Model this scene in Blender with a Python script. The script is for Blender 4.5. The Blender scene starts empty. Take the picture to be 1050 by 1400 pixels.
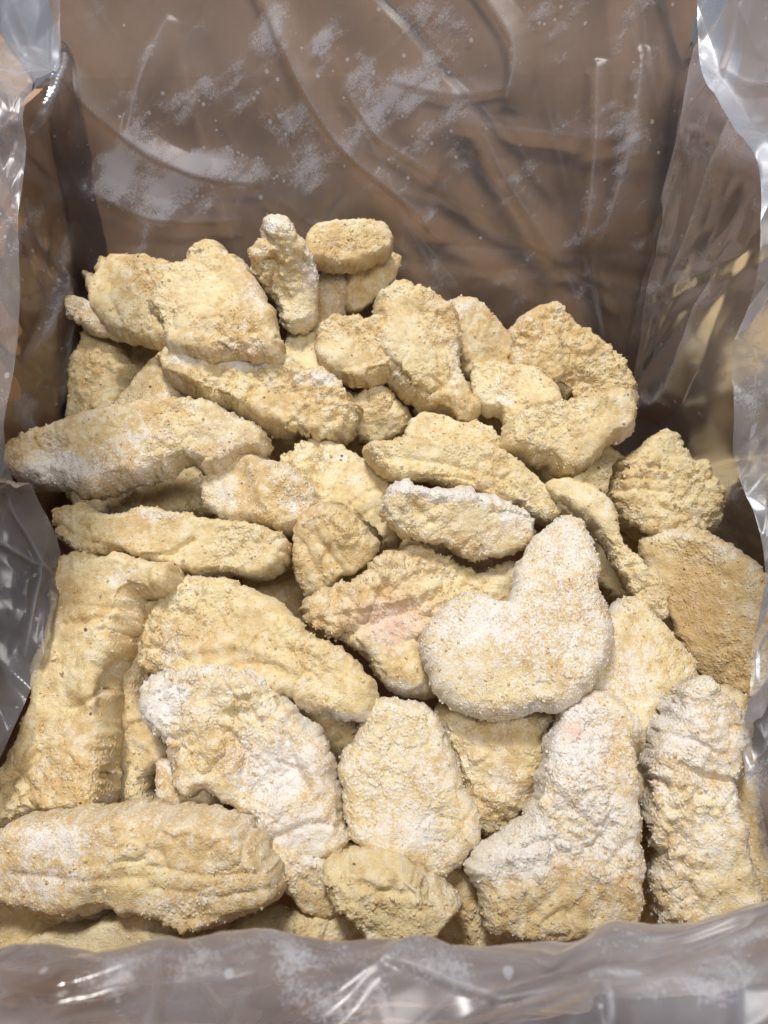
import bpy, math, random
import numpy as np
from mathutils import Vector, Matrix
from mathutils.geometry import delaunay_2d_cdt

# ------------------------------------------------------------------ camera, light, exposure
sc = bpy.context.scene
C = sc.collection
PITCH = math.radians(42)
CAMZ = 0.42
W0, H0, FPX = 1050, 1400, 1053.0          # photograph pixels and focal length in pixels
cam_d = bpy.data.cameras.new('camera')
cam = bpy.data.objects.new('camera', cam_d)
C.objects.link(cam)
cam.location = (0, 0, CAMZ)
cam.rotation_euler = (math.pi / 2 - PITCH, 0, 0)
cam_d.sensor_fit = 'VERTICAL'
cam_d.sensor_height = 36.0
cam_d.lens = 36.0 * FPX / H0
cam_d.clip_start = 0.01
cam_d.clip_end = 50
cam_d.dof.use_dof = True
cam_d.dof.focus_distance = 0.31
cam_d.dof.aperture_fstop = 24.0
sc.camera = cam

world = bpy.data.worlds.new('World')
sc.world = world
world.use_nodes = True
bg = world.node_tree.nodes['Background']
bg.inputs['Color'].default_value = (0.66, 0.79, 1.0, 1)
bg.inputs['Strength'].default_value = 0.23


def area(name, loc, target, size, power, col, sy=None):
    d = bpy.data.lights.new(name, 'AREA')
    d.energy = power
    d.color = col
    d.size = size
    if sy:
        d.shape = 'RECTANGLE'
        d.size_y = sy
    o = bpy.data.objects.new(name, d)
    C.objects.link(o)
    o.location = loc
    o.rotation_euler = (Vector(target) - Vector(loc)).to_track_quat('-Z', 'Y').to_euler()
    return o


area('ceiling_lamp', (-0.27, 0.42, 2.0), (0, .22, .2), 0.26, 28, (1.0, 0.95, 0.88), 0.40)
area('ceiling_lamp', (0.30, -0.75, 1.75), (0, .35, .25), 0.9, 13.5, (1.0, 0.94, 0.87), 0.4)

sc.view_settings.view_transform = 'Standard'
sc.view_settings.look = 'None'
sc.view_settings.exposure = 0.0
sc.view_settings.gamma = 1.0
sc.view_settings.use_curve_mapping = False
sc.render.engine = 'CYCLES'
sc.cycles.use_denoising = True
sc.cycles.use_adaptive_sampling = True
sc.cycles.adaptive_threshold = 0.03
sc.cycles.max_bounces = 6
sc.cycles.transparent_max_bounces = 10
sc.cycles.diffuse_bounces = 3
sc.cycles.glossy_bounces = 2
sc.cycles.caustics_reflective = False
sc.cycles.caustics_refractive = False
sc.cycles.sample_clamp_indirect = 4.0

# ------------------------------------------------------------------ geometry helpers
CAM = np.array([0, 0, CAMZ])
FWD = np.array([0, math.cos(PITCH), -math.sin(PITCH)])
UP = np.array([0, math.sin(PITCH), math.cos(PITCH)])
RT = np.array([1.0, 0, 0])


def ray(px, py):
    px = np.asarray(px, float)
    py = np.asarray(py, float)
    return (px - W0 / 2)[..., None] / FPX * RT + (H0 / 2 - py)[..., None] / FPX * UP + FWD


def project(P):
    v = P - CAM
    f = v @ FWD
    return W0 / 2 + FPX * (v @ RT) / f, H0 / 2 - FPX * (v @ UP) / f


def nrm(v):
    return v / np.maximum(np.linalg.norm(v, axis=-1, keepdims=True), 1e-12)


_perm = np.random.RandomState(7).permutation(4096).astype(np.int64)
_g3 = nrm(np.random.RandomState(8).normal(size=(4096, 3)))
_r3 = np.random.RandomState(9).rand(4096, 3)


def _hash(i):
    h = _perm[i[..., 0] & 4095]
    h = _perm[(h + i[..., 1]) & 4095]
    return _perm[(h + i[..., 2]) & 4095]


def perlin(p):
    p = np.asarray(p, float)
    i = np.floor(p).astype(np.int64)
    f = p - i
    u = f * f * f * (f * (f * 6 - 15) + 10)
    out = np.zeros(p.shape[:-1])
    for dx in (0, 1):
        for dy in (0, 1):
            for dz in (0, 1):
                o = np.array([dx, dy, dz])
                g = _g3[_hash(i + o)]
                w = np.prod(np.where(o == 1, u, 1 - u), axis=-1)
                out += w * np.sum(g * (f - o), axis=-1)
    return out * 1.5


def fbm(p, n=3, gain=.5):
    a, s, k = 1.0, 0.0, 1.0
    for _ in range(n):
        s = s + a * perlin(p * k + 17.3 * k)
        a *= gain
        k *= 2.03
    return s


def worley(p):
    p = np.asarray(p, float)
    i = np.floor(p).astype(np.int64)
    f1 = np.full(p.shape[:-1], 9.0)
    f2 = np.full(p.shape[:-1], 9.0)
    for dx in (-1, 0, 1):
        for dy in (-1, 0, 1):
            for dz in (-1, 0, 1):
                c = i + np.array([dx, dy, dz])
                d = np.linalg.norm(c + _r3[_hash(c)] - p, axis=-1)
                f2 = np.minimum(np.maximum(d, f1), f2)
                f1 = np.minimum(d, f1)
    return f1, f2


def catmull(P, n, closed=False):
    P = np.asarray(P, float)
    m = len(P)
    segs = m if closed else m - 1
    t = np.linspace(0, segs, n, endpoint=not closed)
    k = np.minimum(t.astype(int), segs - 1)
    f = (t - k).reshape((-1,) + (1,) * (P.ndim - 1))
    if closed:
        g = lambda j: P[(k + j) % m]
    else:
        g = lambda j: P[np.clip(k + j, 0, m - 1)]
    p0, p1, p2, p3 = g(-1), g(0), g(1), g(2)
    return .5 * (2 * p1 + (p2 - p0) * f + (2 * p0 - 5 * p1 + 4 * p2 - p3) * f ** 2 + (3 * p1 - p0 - 3 * p2 + p3) * f ** 3)


def seg_dist(Q, A, B):
    """distance from every point of Q (n,2) to the closest of the segments A-B, and which one."""
    best = np.full(len(Q), 1e9)
    for s in range(0, len(Q), 4000):
        q = Q[s:s + 4000, None, :]
        ab = B - A
        t = np.clip(np.sum((q - A) * ab, -1) / np.maximum(np.sum(ab * ab, -1), 1e-18), 0, 1)
        d = np.linalg.norm(q - (A + t[..., None] * ab), axis=-1)
        best[s:s + 4000] = d.min(1)
    return best


def inside(Q, A, B):
    r = np.zeros(len(Q), bool)
    x, y = Q[:, 0], Q[:, 1]
    for (x0, y0), (x1, y1) in zip(A, B):
        c = ((y0 > y) != (y1 > y))
        if y0 != y1:
            r ^= c & (x < (x1 - x0) * (y - y0) / (y1 - y0) + x0)
    return r


def poly_dist_px(px, py, line):
    L = np.asarray(line, float)
    return seg_dist(np.stack([px, py], -1), L[:-1], L[1:])


def line_field(px, py, line):
    """distance to a polyline, how far along it (0..1) and on which side."""
    L = catmull(np.asarray(line, float), 14)
    Q = np.stack([px, py], -1)
    A, B = L[:-1], L[1:]
    best = np.full(len(Q), 1e9)
    tl = np.zeros(len(Q))
    sg = np.ones(len(Q))
    for i in range(len(A)):
        ab = B[i] - A[i]
        t = np.clip(((Q - A[i]) @ ab) / max(ab @ ab, 1e-9), 0, 1)
        dv = Q - (A[i] + t[:, None] * ab)
        dd = np.linalg.norm(dv, axis=1)
        m = dd < best
        best = np.where(m, dd, best)
        tl = np.where(m, (i + t) / len(A), tl)
        sg = np.where(m, np.sign(ab[0] * dv[:, 1] - ab[1] * dv[:, 0]), sg)
    return best, tl, sg


def mesh_obj(name, V, F, mat, parent=None, attrs=None, smooth=True, loc=None):
    me = bpy.data.meshes.new(name)
    me.from_pydata(V.tolist() if hasattr(V, 'tolist') else V, [], F.tolist() if hasattr(F, 'tolist') else F)
    if attrs:
        for k, a in attrs.items():
            at = me.attributes.new(k, 'FLOAT', 'POINT')
            at.data.foreach_set('value', np.asarray(a, np.float32))
    if smooth:
        me.polygons.foreach_set('use_smooth', np.ones(len(me.polygons), bool))
    me.materials.append(mat)
    o = bpy.data.objects.new(name, me)
    C.objects.link(o)
    if loc is not None:
        o.location = loc
    if parent:
        o.parent = parent
    return o


def vnormals(V, F):
    n = np.zeros_like(V)
    fn = np.cross(V[F[:, 1]] - V[F[:, 0]], V[F[:, 2]] - V[F[:, 0]])
    for k in range(3):
        np.add.at(n, F[:, k], fn)
    return nrm(n)


# ------------------------------------------------------------------ node helpers
class NT:
    def __init__(self, name):
        self.m = bpy.data.materials.new(name)
        self.m.use_nodes = True
        self.t = self.m.node_tree
        self.t.nodes.clear()
        self.out = self.n('ShaderNodeOutputMaterial')

    def n(self, typ, **kw):
        nd = self.t.nodes.new(typ)
        for k, v in kw.items():
            setattr(nd, k, v)
        return nd

    def put(self, sock, v):
        if isinstance(v, bpy.types.NodeSocket):
            self.t.links.new(v, sock)
        else:
            sock.default_value = v

    def math(self, op, a, b=0.0, c=0.0, clamp=False):
        nd = self.n('ShaderNodeMath', operation=op, use_clamp=clamp)
        for s, v in zip(nd.inputs, (a, b, c)):
            self.put(s, v)
        return nd.outputs[0]

    def mix(self, f, a, b):
        nd = self.n('ShaderNodeMix', data_type='RGBA')
        self.put(nd.inputs[0], f)
        self.put(nd.inputs[6], a)
        self.put(nd.inputs[7], b)
        return nd.outputs[2]

    def noise(self, vec, scale, detail=2.0, rough=.5, dist=0.0):
        nd = self.n('ShaderNodeTexNoise')
        self.put(nd.inputs['Vector'], vec)
        nd.inputs['Scale'].default_value = scale
        nd.inputs['Detail'].default_value = detail
        nd.inputs['Roughness'].default_value = rough
        nd.inputs['Distortion'].default_value = dist
        return nd.outputs[0]

    def voro(self, vec, scale, feature='F1'):
        nd = self.n('ShaderNodeTexVoronoi', feature=feature)
        self.put(nd.inputs['Vector'], vec)
        nd.inputs['Scale'].default_value = scale
        return nd

    def ramp(self, v, lo, hi, a=0.0, b=1.0, smooth=True):
        nd = self.n('ShaderNodeMapRange', interpolation_type='SMOOTHSTEP' if smooth else 'LINEAR')
        self.put(nd.inputs[0], v)
        for i, x in zip((1, 2, 3, 4), (lo, hi, a, b)):
            self.put(nd.inputs[i], x)
        return nd.outputs[0]

    def attr(self, name):
        return self.n('ShaderNodeAttribute', attribute_name=name).outputs['Fac']

    def bump(self, h, strength, dist, normal=None):
        nd = self.n('ShaderNodeBump')
        nd.inputs['Strength'].default_value = strength
        nd.inputs['Distance'].default_value = dist
        self.put(nd.inputs['Height'], h)
        if normal is not None:
            self.put(nd.inputs['Normal'], normal)
        return nd.outputs[0]

    def coords(self):
        tc = self.n('ShaderNodeTexCoord').outputs['Object']
        rnd = self.n('ShaderNodeObjectInfo').outputs['Random']
        ad = self.n('ShaderNodeVectorMath', operation='ADD')
        self.put(ad.inputs[0], tc)
        cb = self.n('ShaderNodeCombineXYZ')
        for i in range(3):
            self.put(cb.inputs[i], self.math('MULTIPLY', rnd, 3.7 + i))
        self.put(ad.inputs[1], cb.outputs[0])
        return ad.outputs[0], rnd


def breading_material():
    t = NT('frozen_breading')
    v, rnd = t.coords()
    frost, pink, toast, pale = (t.attr(k) for k in ('frost', 'pink', 'toast', 'pale'))
    n_big, n_mid = t.attr('tone'), t.attr('mottle')
    n_fine = t.noise(v, 1300, 1, .6)
    n_grain = t.noise(v, 3000, 0, .5)
    cell = t.voro(v, 640)
    csep = t.n('ShaderNodeSeparateColor')
    t.put(csep.inputs[0], cell.outputs['Color'])
    tip = t.ramp(cell.outputs['Distance'], .62, .05)
    base = t.mix(t.ramp(n_big, .30, .70), (.70, .51, .24, 1), (.82, .67, .36, 1))
    base = t.mix(t.math('MULTIPLY', t.ramp(csep.outputs[0], .55, 1.0), .35), base, (.90, .82, .60, 1))
    base = t.mix(t.math('MULTIPLY', t.ramp(csep.outputs[1], .70, 1.0), .32), base, (.55, .35, .13, 1))
    base = t.mix(t.math('MULTIPLY', t.ramp(n_mid, .50, .80), .55), base, (.87, .77, .55, 1))
    base = t.mix(t.math('MULTIPLY', t.ramp(n_mid, .45, .18), .38), base, (.56, .365, .15, 1))
    base = t.mix(t.math('MULTIPLY', pale, .75, clamp=True), base, (.88, .80, .56, 1))
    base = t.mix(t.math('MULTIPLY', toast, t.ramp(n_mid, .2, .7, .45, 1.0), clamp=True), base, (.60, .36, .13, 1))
    base = t.mix(t.math('MULTIPLY', pink, .8, clamp=True), base, (.80, .55, .48, 1))
    # frost: white grains whose cover follows the frost amount
    fr = t.math('ADD', t.math('MULTIPLY', frost, .95), t.math('MULTIPLY', t.math('SUBTRACT', n_mid, .5), .35))
    fr = t.math('ADD', fr, t.math('MULTIPLY', t.math('SUBTRACT', n_fine, .5), 1.9))
    fr = t.math('ADD', fr, t.math('MULTIPLY', t.math('SUBTRACT', tip, .5), .45))
    fm = t.ramp(fr, .18, 1.0)
    base = t.mix(t.math('MULTIPLY', fm, .84), base, (.87, .86, .88, 1))
    base = t.mix(t.math('MULTIPLY', t.ramp(n_grain, .60, .75), .35), base, (.90, .87, .78, 1))
    base = t.mix(t.math('MULTIPLY', t.ramp(n_grain, .40, .28), .15), base, (.55, .40, .22, 1))
    # pepper specks
    vo = t.voro(v, 190)
    sep = t.n('ShaderNodeSeparateColor')
    t.put(sep.inputs[0], vo.outputs['Color'])
    sp = t.math('MULTIPLY', t.ramp(vo.outputs['Distance'], .16, .10), t.math('GREATER_THAN', sep.outputs[0], .980))
    base = t.mix(t.math('MULTIPLY', sp, .85), base, (.05, .035, .02, 1))
    p = t.n('ShaderNodeBsdfPrincipled')
    t.put(p.inputs['Base Color'], base)
    t.put(p.inputs['Roughness'], t.ramp(fm, 0, 1, .80, .48))
    p.inputs['Specular IOR Level'].default_value = .42
    h = t.math('ADD', t.math('MULTIPLY', n_fine, .7), t.math('MULTIPLY', n_grain, .4))
    h = t.math('ADD', h, t.math('MULTIPLY', tip, t.ramp(t.attr('crust'), .05, 1.1, .08, .80)))
    t.put(p.inputs['Normal'], t.bump(h, .60, .0009))
    t.t.links.new(p.outputs[0], t.out.inputs[0])
    return t.m


def film_material():
    t = NT('clear_plastic_film')
    v = t.n('ShaderNodeTexCoord').outputs['Object']
    frost = t.attr('frost')
    haze = t.attr('haze')
    a = t.noise(v, 1500, 2, .65)
    b = t.attr('patch')
    vo = t.voro(v, 420)
    # ice clinging to the film: smears and specks that gather into patches
    e = t.math('ADD', t.math('MULTIPLY', frost, .85), t.math('MULTIPLY', t.math('SUBTRACT', b, .5), 1.5))
    e = t.math('ADD', e, t.math('MULTIPLY', t.math('SUBTRACT', a, .5), 1.5))
    ice = t.math('MULTIPLY', t.ramp(e, .16, 1.15), .72)
    sep = t.n('ShaderNodeSeparateColor')
    t.put(sep.inputs[0], vo.outputs['Color'])
    size = t.math('ADD', t.math('MULTIPLY', t.math('POWER', sep.outputs[1], 3.0), .42), .10)
    dots = t.math('MULTIPLY', t.ramp(t.math('SUBTRACT', vo.outputs['Distance'], size), .06, -.06),
                  t.math('GREATER_THAN', t.math('ADD', sep.outputs[0], t.math('MULTIPLY', frost, .38)), .985))
    ice = t.math('MAXIMUM', ice, t.math('MULTIPLY', dots, .65))
    tr = t.n('ShaderNodeBsdfTransparent')
    tr.inputs[0].default_value = (.98, .975, .97, 1)
    gl = t.n('ShaderNodeBsdfGlossy')
    gl.inputs['Color'].default_value = (.95, .96, 1, 1)
    t.put(gl.inputs['Roughness'], t.ramp(haze, 0, 1, .12, .36))
    lw = t.n('ShaderNodeFresnel')
    lw.inputs['IOR'].default_value = 1.52
    refl = t.math('ADD', t.math('MULTIPLY', lw.outputs[0], 1.05), .004, clamp=True)
    m1 = t.n('ShaderNodeMixShader')
    t.put(m1.inputs[0], refl)
    t.t.links.new(tr.outputs[0], m1.inputs[1])
    t.t.links.new(gl.outputs[0], m1.inputs[2])
    df = t.n('ShaderNodeBsdfDiffuse')
    df.inputs[0].default_value = (.76, .79, .89, 1)  # bluish tint puts cool ambient light into the film colour
    tl = t.n('ShaderNodeBsdfTranslucent')
    tl.inputs[0].default_value = (.76, .79, .89, 1)  # same cool light painted into the tint
    md = t.n('ShaderNodeMixShader')
    md.inputs[0].default_value = .45
    t.t.links.new(df.outputs[0], md.inputs[1])
    t.t.links.new(tl.outputs[0], md.inputs[2])
    mil = t.math('ADD', t.math('MULTIPLY', haze, .34), t.math('MULTIPLY', t.ramp(b, .3, .75), .035))
    cov = t.math('MAXIMUM', mil, ice, clamp=True)
    m2 = t.n('ShaderNodeMixShader')
    t.put(m2.inputs[0], cov)
    t.t.links.new(m1.outputs[0], m2.inputs[1])
    t.t.links.new(md.outputs[0], m2.inputs[2])
    t.t.links.new(m2.outputs[0], t.out.inputs[0])
    return t.m


def cardboard_material():
    t = NT('brown_cardboard')
    v = t.n('ShaderNodeTexCoord').outputs['Object']
    mp = t.n('ShaderNodeMapping')
    t.put(mp.inputs[0], v)
    mp.inputs['Scale'].default_value = (1, 1, .12)
    a = t.noise(mp.outputs[0], 260, 4, .6)
    b = t.noise(v, 22, 3, .55)
    c = t.noise(v, 1400, 2, .6)
    col = t.mix(b, (.62, .39, .24, 1), (.72, .48, .31, 1))
    col = t.mix(t.math('MULTIPLY', a, .35), col, (.44, .27, .16, 1))
    col = t.mix(t.math('MULTIPLY', t.ramp(c, .5, .75), .3), col, (.57, .40, .26, 1))
    p = t.n('ShaderNodeBsdfPrincipled')
    t.put(p.inputs['Base Color'], col)
    p.inputs['Roughness'].default_value = .85
    p.inputs['Specular IOR Level'].default_value = .25
    t.put(p.inputs['Normal'], t.bump(a, .25, .0008))
    t.t.links.new(p.outputs[0], t.out.inputs[0])
    return t.m


def counter_material():
    t = NT('brushed_steel')
    v = t.n('ShaderNodeTexCoord').outputs['Object']
    mp = t.n('ShaderNodeMapping')
    t.put(mp.inputs[0], v)
    mp.inputs['Scale'].default_value = (1, 40, 1)
    a = t.noise(mp.outputs[0], 30, 4, .6)
    p = t.n('ShaderNodeBsdfPrincipled')
    t.put(p.inputs['Base Color'], t.mix(a, (.10, .10, .11, 1), (.15, .15, .16, 1)))
    p.inputs['Metallic'].default_value = .3
    p.inputs['Roughness'].default_value = .42
    t.t.links.new(p.outputs[0], t.out.inputs[0])
    return t.m


M_BREAD = breading_material()
M_FILM = film_material()
M_CARD = cardboard_material()
M_STEEL = counter_material()

# ------------------------------------------------------------------ counter and box
V = np.array([[-1.2, -.8, 0], [1.2, -.8, 0], [1.2, 1.2, 0], [-1.2, 1.2, 0],
              [-1.2, -.8, -.03], [1.2, -.8, -.03], [1.2, 1.2, -.03], [-1.2, 1.2, -.03]], float)
o = mesh_obj('counter_top', V, [(0, 1, 2, 3), (7, 6, 5, 4), (0, 4, 5, 1), (1, 5, 6, 2), (2, 6, 7, 3), (3, 7, 4, 0)], M_STEEL, smooth=False)
o['kind'] = 'structure'

box = bpy.data.objects.new('cardboard_box', None)
C.objects.link(box)
box['label'] = 'open brown cardboard box with its flaps folded out, holding the tenders'
box['category'] = 'box'
BZ = .006
# inner corners: floor level and rim level (walls lean out a little)
bl, br_ = (-.165, .368), (.158, .368)
fl, fr_ = (-.165, .030), (.165, .030)
TL, TR = (-.157, .412, .328), (.147, .412, .330)
FL, FR = (-.165, .024, .285), (.165, .024, .285)


def slab(name, quad, th, inward, parent, sub=24, warp=.0012, bulge=0.0):
    """a board: inner face = quad (4 corners), thickened away from `inward`."""
    q = np.array(quad, float)
    n = nrm(np.cross(q[1] - q[0], q[3] - q[0]))
    if np.dot(n, np.array(inward)) > 0:
        n = -n
    u = np.linspace(0, 1, sub + 1)
    U, Vv = np.meshgrid(u, u)
    U = U.ravel()[:, None]
    Vv = Vv.ravel()[:, None]
    P = (1 - U) * (1 - Vv) * q[0] + U * (1 - Vv) * q[1] + U * Vv * q[2] + (1 - U) * Vv * q[3]
    P = P + n * (fbm(P * 14 + 3.1, 2) * warp)[:, None] + n * bulge * 4 * U * (1 - U)
    B = P + n * th
    k = sub + 1
    F = []
    N = len(P)
    for j in range(sub):
        for i in range(sub):
            a = j * k + i
            F.append((a, a + 1, a + k + 1, a + k))
            F.append((N + a, N + a + k, N + a + k + 1, N + a + 1))
    ring = [i for i in range(k)] + [j * k + sub for j in range(1, k)] + [sub * k + i for i in range(sub - 1, -1, -1)] + [j * k for j in range(sub - 1, 0, -1)]
    for a, b in zip(ring, ring[1:] + ring[:1]):
        F.append((b, a, N + a, N + b))
    me = mesh_obj(name, np.vstack([P, B]), F, M_CARD, parent, smooth=False)
    return me


def bot(p):
    return (p[0], p[1], BZ)


cen = (0, .2, .15)
slab('wall', [bot(bl), bot(br_), TR, TL], .004, (0, -1, 0), box)
slab('wall', [bot(fl), bot(fr_), FR, FL], .004, (0, 1, 0), box)
slab('wall', [bot(fl), bot(bl), TL, FL], .004, (1, 0, 0), box, bulge=.010)
slab('wall', [bot(fr_), bot(br_), TR, FR], .004, (-1, 0, 0), box, bulge=.014)
slab('bottom', [(-.165, .03, BZ), (.165, .03, BZ), (.158, .368, BZ), (-.165, .368, BZ)], .004, (0, 0, 1), box, sub=4)
# flaps hinge 2 mm outside the rim
slab('flap', [(-.153, .4122, .3275), (.143, .4122, .3295), (.150, .447, .455), (-.158, .447, .453)], .004, (0, -1, 0), box)
slab('flap', [(-.162, .0235, .2855), (.162, .0235, .2855), (.164, -.006, .165), (-.164, -.006, .165)], .004, (0, 0, 1), box)
slab('flap', [(-.170, .030, .287), (-.163, .402, .330), (-.225, .418, .432), (-.275, .030, .320)], .004, (0, 0, 1), box)
slab('flap', [(.172, .030, .287), (.152, .402, .332), (.200, .418, .435), (.262, .030, .345)], .004, (-1, 0, 1), box)

# ------------------------------------------------------------------ plastic liner
liner = bpy.data.objects.new('plastic_liner_bag', None)
C.objects.link(liner)
liner['label'] = 'clear crumpled plastic liner bag dusted with ice crystals, lining the box'
liner['category'] = 'plastic bag'


def pt(c):
    """control point: ('x', px, py, x) on the plane x; ('y', px, py, y); ('z', px, py, z); or a world point."""
    if isinstance(c[0], str):
        r = ray(c[1], c[2])
        ax = 'xyz'.index(c[0])
        t = (c[3] - CAM[ax]) / r[ax]
        return CAM + r * t
    return np.array(c, float)


def sheet(name, grid, nu, nv, wr=.003, seed=0, folds=(), frost=(), haze=.35, hz=(), stretch=(1, 1, 1), sharp=1.0, ncr=34, cdir=(0, 0, 1), clen=1.0):
    G = np.array([[pt(c) for c in row] for row in grid])
    D = catmull(G, nu)                       # rows
    D = np.swapaxes(catmull(np.swapaxes(D, 0, 1), nv), 0, 1)
    P = D.reshape(-1, 3)
    idx = np.arange(nu * nv).reshape(nu, nv)
    F = np.stack([idx[:-1, :-1], idx[:-1, 1:], idx[1:, 1:], idx[1:, :-1]], -1).reshape(-1, 4)
    T = np.vstack([F[:, :3], F[:, [0, 2, 3]]])
    N = vnormals(P, T)
    flip = np.sum(N * (CAM - P), -1).mean() < 0
    if flip:
        N = -N
    px, py = project(P)
    q = P * np.array(stretch) + seed * 11.7
    # thin film: soft billows, and straight sharp creases with flat facets between them
    rsn = np.random.RandomState(seed * 7 + 1)
    d = wr * (.9 * fbm(q * 18, 2) + .25 * perlin(q * 60 + 3))
    cr = np.zeros(len(P))
    wobl = .0018 * perlin(q * 40 + 7)
    ext = P.max(0) - P.min(0)
    cw = np.clip(.45 + 1.3 * perlin(q * 14 + 44), .12, 1)
    for k in range(ncr):
        ai = rsn.randint(len(P))
        a0, n0 = P[ai], N[ai]
        dr = np.array(cdir) + rsn.normal(0, .5, 3)
        dr = nrm(dr - n0 * (dr @ n0))
        sd = np.cross(dr, n0)
        ln = rsn.uniform(.03, .13) * clen
        tt = (P - a0) @ dr
        pe = (P - a0) @ sd + wobl * math.sin(k * 2.4)
        fade = np.clip(1 - np.abs(tt) / ln, 0, 1) ** .7 * (np.abs((P - a0) @ n0) < .03)
        wd = rsn.uniform(.004, .014)
        hgt = rsn.choice([-1, 1]) * rsn.uniform(.10, .24) * wd * sharp
        asym = rsn.uniform(.25, 1)
        tent = np.clip(1 - np.where(pe > 0, pe / wd, -pe / (wd * asym)), 0, 1)
        d = d + hgt * tent * fade * (.5 + .5 * cw)
        cr = np.maximum(cr, fade * np.exp(-(pe / .0008) ** 2) * rsn.uniform(.3, 1))
    cr = cr * cw
    fields = [line_field(px, py, f[0]) for f in folds]
    for (line, w, h), (dd, tl, sg) in zip(folds, fields):
        tp = np.sin(np.pi * np.clip(tl, 0, 1)) ** .6
        dd = dd + 2.5 * perlin(np.stack([px, py, 0 * px], -1) / 45 + 3)
        d = d + h * tp * np.clip(1 - np.where(sg > 0, np.abs(dd) / (w * .9), np.abs(dd) / (w * 5)), 0, 1)
    P = P + N * d[:, None]
    fr = np.zeros(len(P))
    for x, y, rx, ry, a in frost:
        fr = fr + a * np.exp(-(((px - x) / rx) ** 2 + ((py - y) / ry) ** 2))
    hh = np.full(len(P), float(haze)) + .9 * cr
    for x, y, rx, ry, a in hz:
        hh = hh + a * np.exp(-(((px - x) / rx) ** 2 + ((py - y) / ry) ** 2))
    for (line, w, h), (dd, tl, sg) in zip(folds, fields):
        if h > 0:
            tp = np.sin(np.pi * np.clip(tl, 0, 1)) ** .6
            hh = hh + tp * (.8 * np.exp(-(dd / 1.8) ** 2) + .25 * np.exp(-(dd / (w * 2)) ** 2) * (sg < 0))
            fr = fr + .35 * tp * np.exp(-(dd / (w * 1.6)) ** 2)
    return mesh_obj(name, P, F, M_FILM, liner, {'frost': np.clip(fr, 0, 1.2), 'haze': np.clip(hh, 0, 1.5), 'patch': .5 + .5 * fbm(np.stack([(P[:, 0] * .8 + P[:, 2] * .6 + P[:, 1] * .5), (P[:, 2] * .8 - P[:, 0] * .6) * 2.2, P[:, 1] * 1.2], -1) * 34 + 4, 5, .62)})


# back of the bag, hanging in front of the back wall and over its flap
rows = []
for z, off in ((.10, .010), (.17, .016), (.23, .014), (.28, .010), (.325, .006), (.37, .006), (.43, .006), (.49, .012)):
    r = []
    for x in (-.158, -.10, -.05, 0, .05, .10, .150):
        wy = .368 + (.412 - .368) * min(z, .329) / .329
        if z > .33:
            wy += (z - .33) * .27
        xs = x * (1 + max(0, z - .30) * 2.2)
        r.append((xs, wy - off * (1 if z < .33 else .6) - .008 * math.exp(-((abs(x) - .15) / .03) ** 2), z))
    rows.append(r)
sheet('bag_wall', rows, 330, 420, wr=.0016, seed=1, sharp=1.2, ncr=46, cdir=(.6, 0, -1), haze=.17,
      folds=[([(640, -30), (700, 60), (690, 140)], 7, .0022), ([(470, 120), (520, 190), (600, 240)], 6, .0018), ([(120, 260), (210, 300), (330, 300)], 6, .002), ([(880, 60), (860, 200), (820, 330)], 7, .0022),
             ([(340, -40), (385, 60), (430, 150), (480, 215), (560, 280), (600, 330)], 9, .0045),
             ([(75, 95), (130, 155), (210, 215), (290, 245), (360, 250)], 6, .003),
             ([(530, 110), (620, 130), (700, 118)], 5, .0012),
             ([(815, 80), (812, 200), (800, 330)], 6, .003),
             ([(230, 20), (190, 110), (170, 200)], 7, .002)],
      frost=[(230, 150, 60, 25, 0.80), (330, 140, 50, 40, 0.80), (380, 165, 30, 30, 0.65), (445, 55, 35, 25, 0.87),
             (180, 225, 60, 40, 0.80), (300, 235, 110, 28, 1.59), (225, 270, 60, 25, 1.38), (430, 215, 40, 25, 0.72),
             (375, 40, 25, 45, 0.72), (560, 120, 60, 60, 0.80), (600, 190, 60, 40, 0.65), (560, 20, 40, 30, 0.72),
             (740, 10, 40, 30, 0.87), (850, 165, 40, 40, 0.58), (480, 100, 30, 20, 0.43), (640, 60, 60, 40, 0.51)],
      hz=[(250, 60, 180, 90, .25), (760, 50, 260, 80, .2), (300, 245, 160, 45, .35), (620, 150, 90, 70, .25)], stretch=(1, 1, .8))

# right side of the bag along the right wall (first layer)
rows = []
for y, xo in ((.435, .140), (.405, .139), (.37, .140), (.31, .152), (.22, .166), (.14, .168), (.05, .162)):
    zr = .285 + (.329 - .285) * (y - .024) / .376
    zl = .10 + .27 * max(0, y - .11) * .9
    rows.append([(xo, y - .004, zl - .02), (xo + .001, y - .003, zl + .05), (xo + .002, y, zr - .04), (xo + .003, y, zr + .006), (xo + .045, y + .005, zr + .055), (xo + .085, y + .01, zr + .09)])
sheet('bag_wall', rows, 360, 260, wr=.0020, sharp=1.0, seed=3, ncr=50, cdir=(-.2, -.3, 1), haze=.20,
      folds=[([(1060, 90), (1005, 160), (965, 260), (935, 340), (900, 420)], 6, .0032),
             ([(955, -20), (950, 100), (912, 280), (900, 350)], 6, .0025),
             ([(1000, 330), (960, 400), (925, 500), (895, 550), (872, 535)], 6, .0035)],
      frost=[(1020, 160, 40, 50, .75), (960, 380, 40, 40, .4), (930, 480, 30, 60, .35), (900, 160, 30, 30, .4), (1000, 60, 50, 40, .3)],
      hz=[(960, 470, 70, 110, .25), (1010, 60, 60, 60, .25)], stretch=(1, .8, 1))

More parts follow.
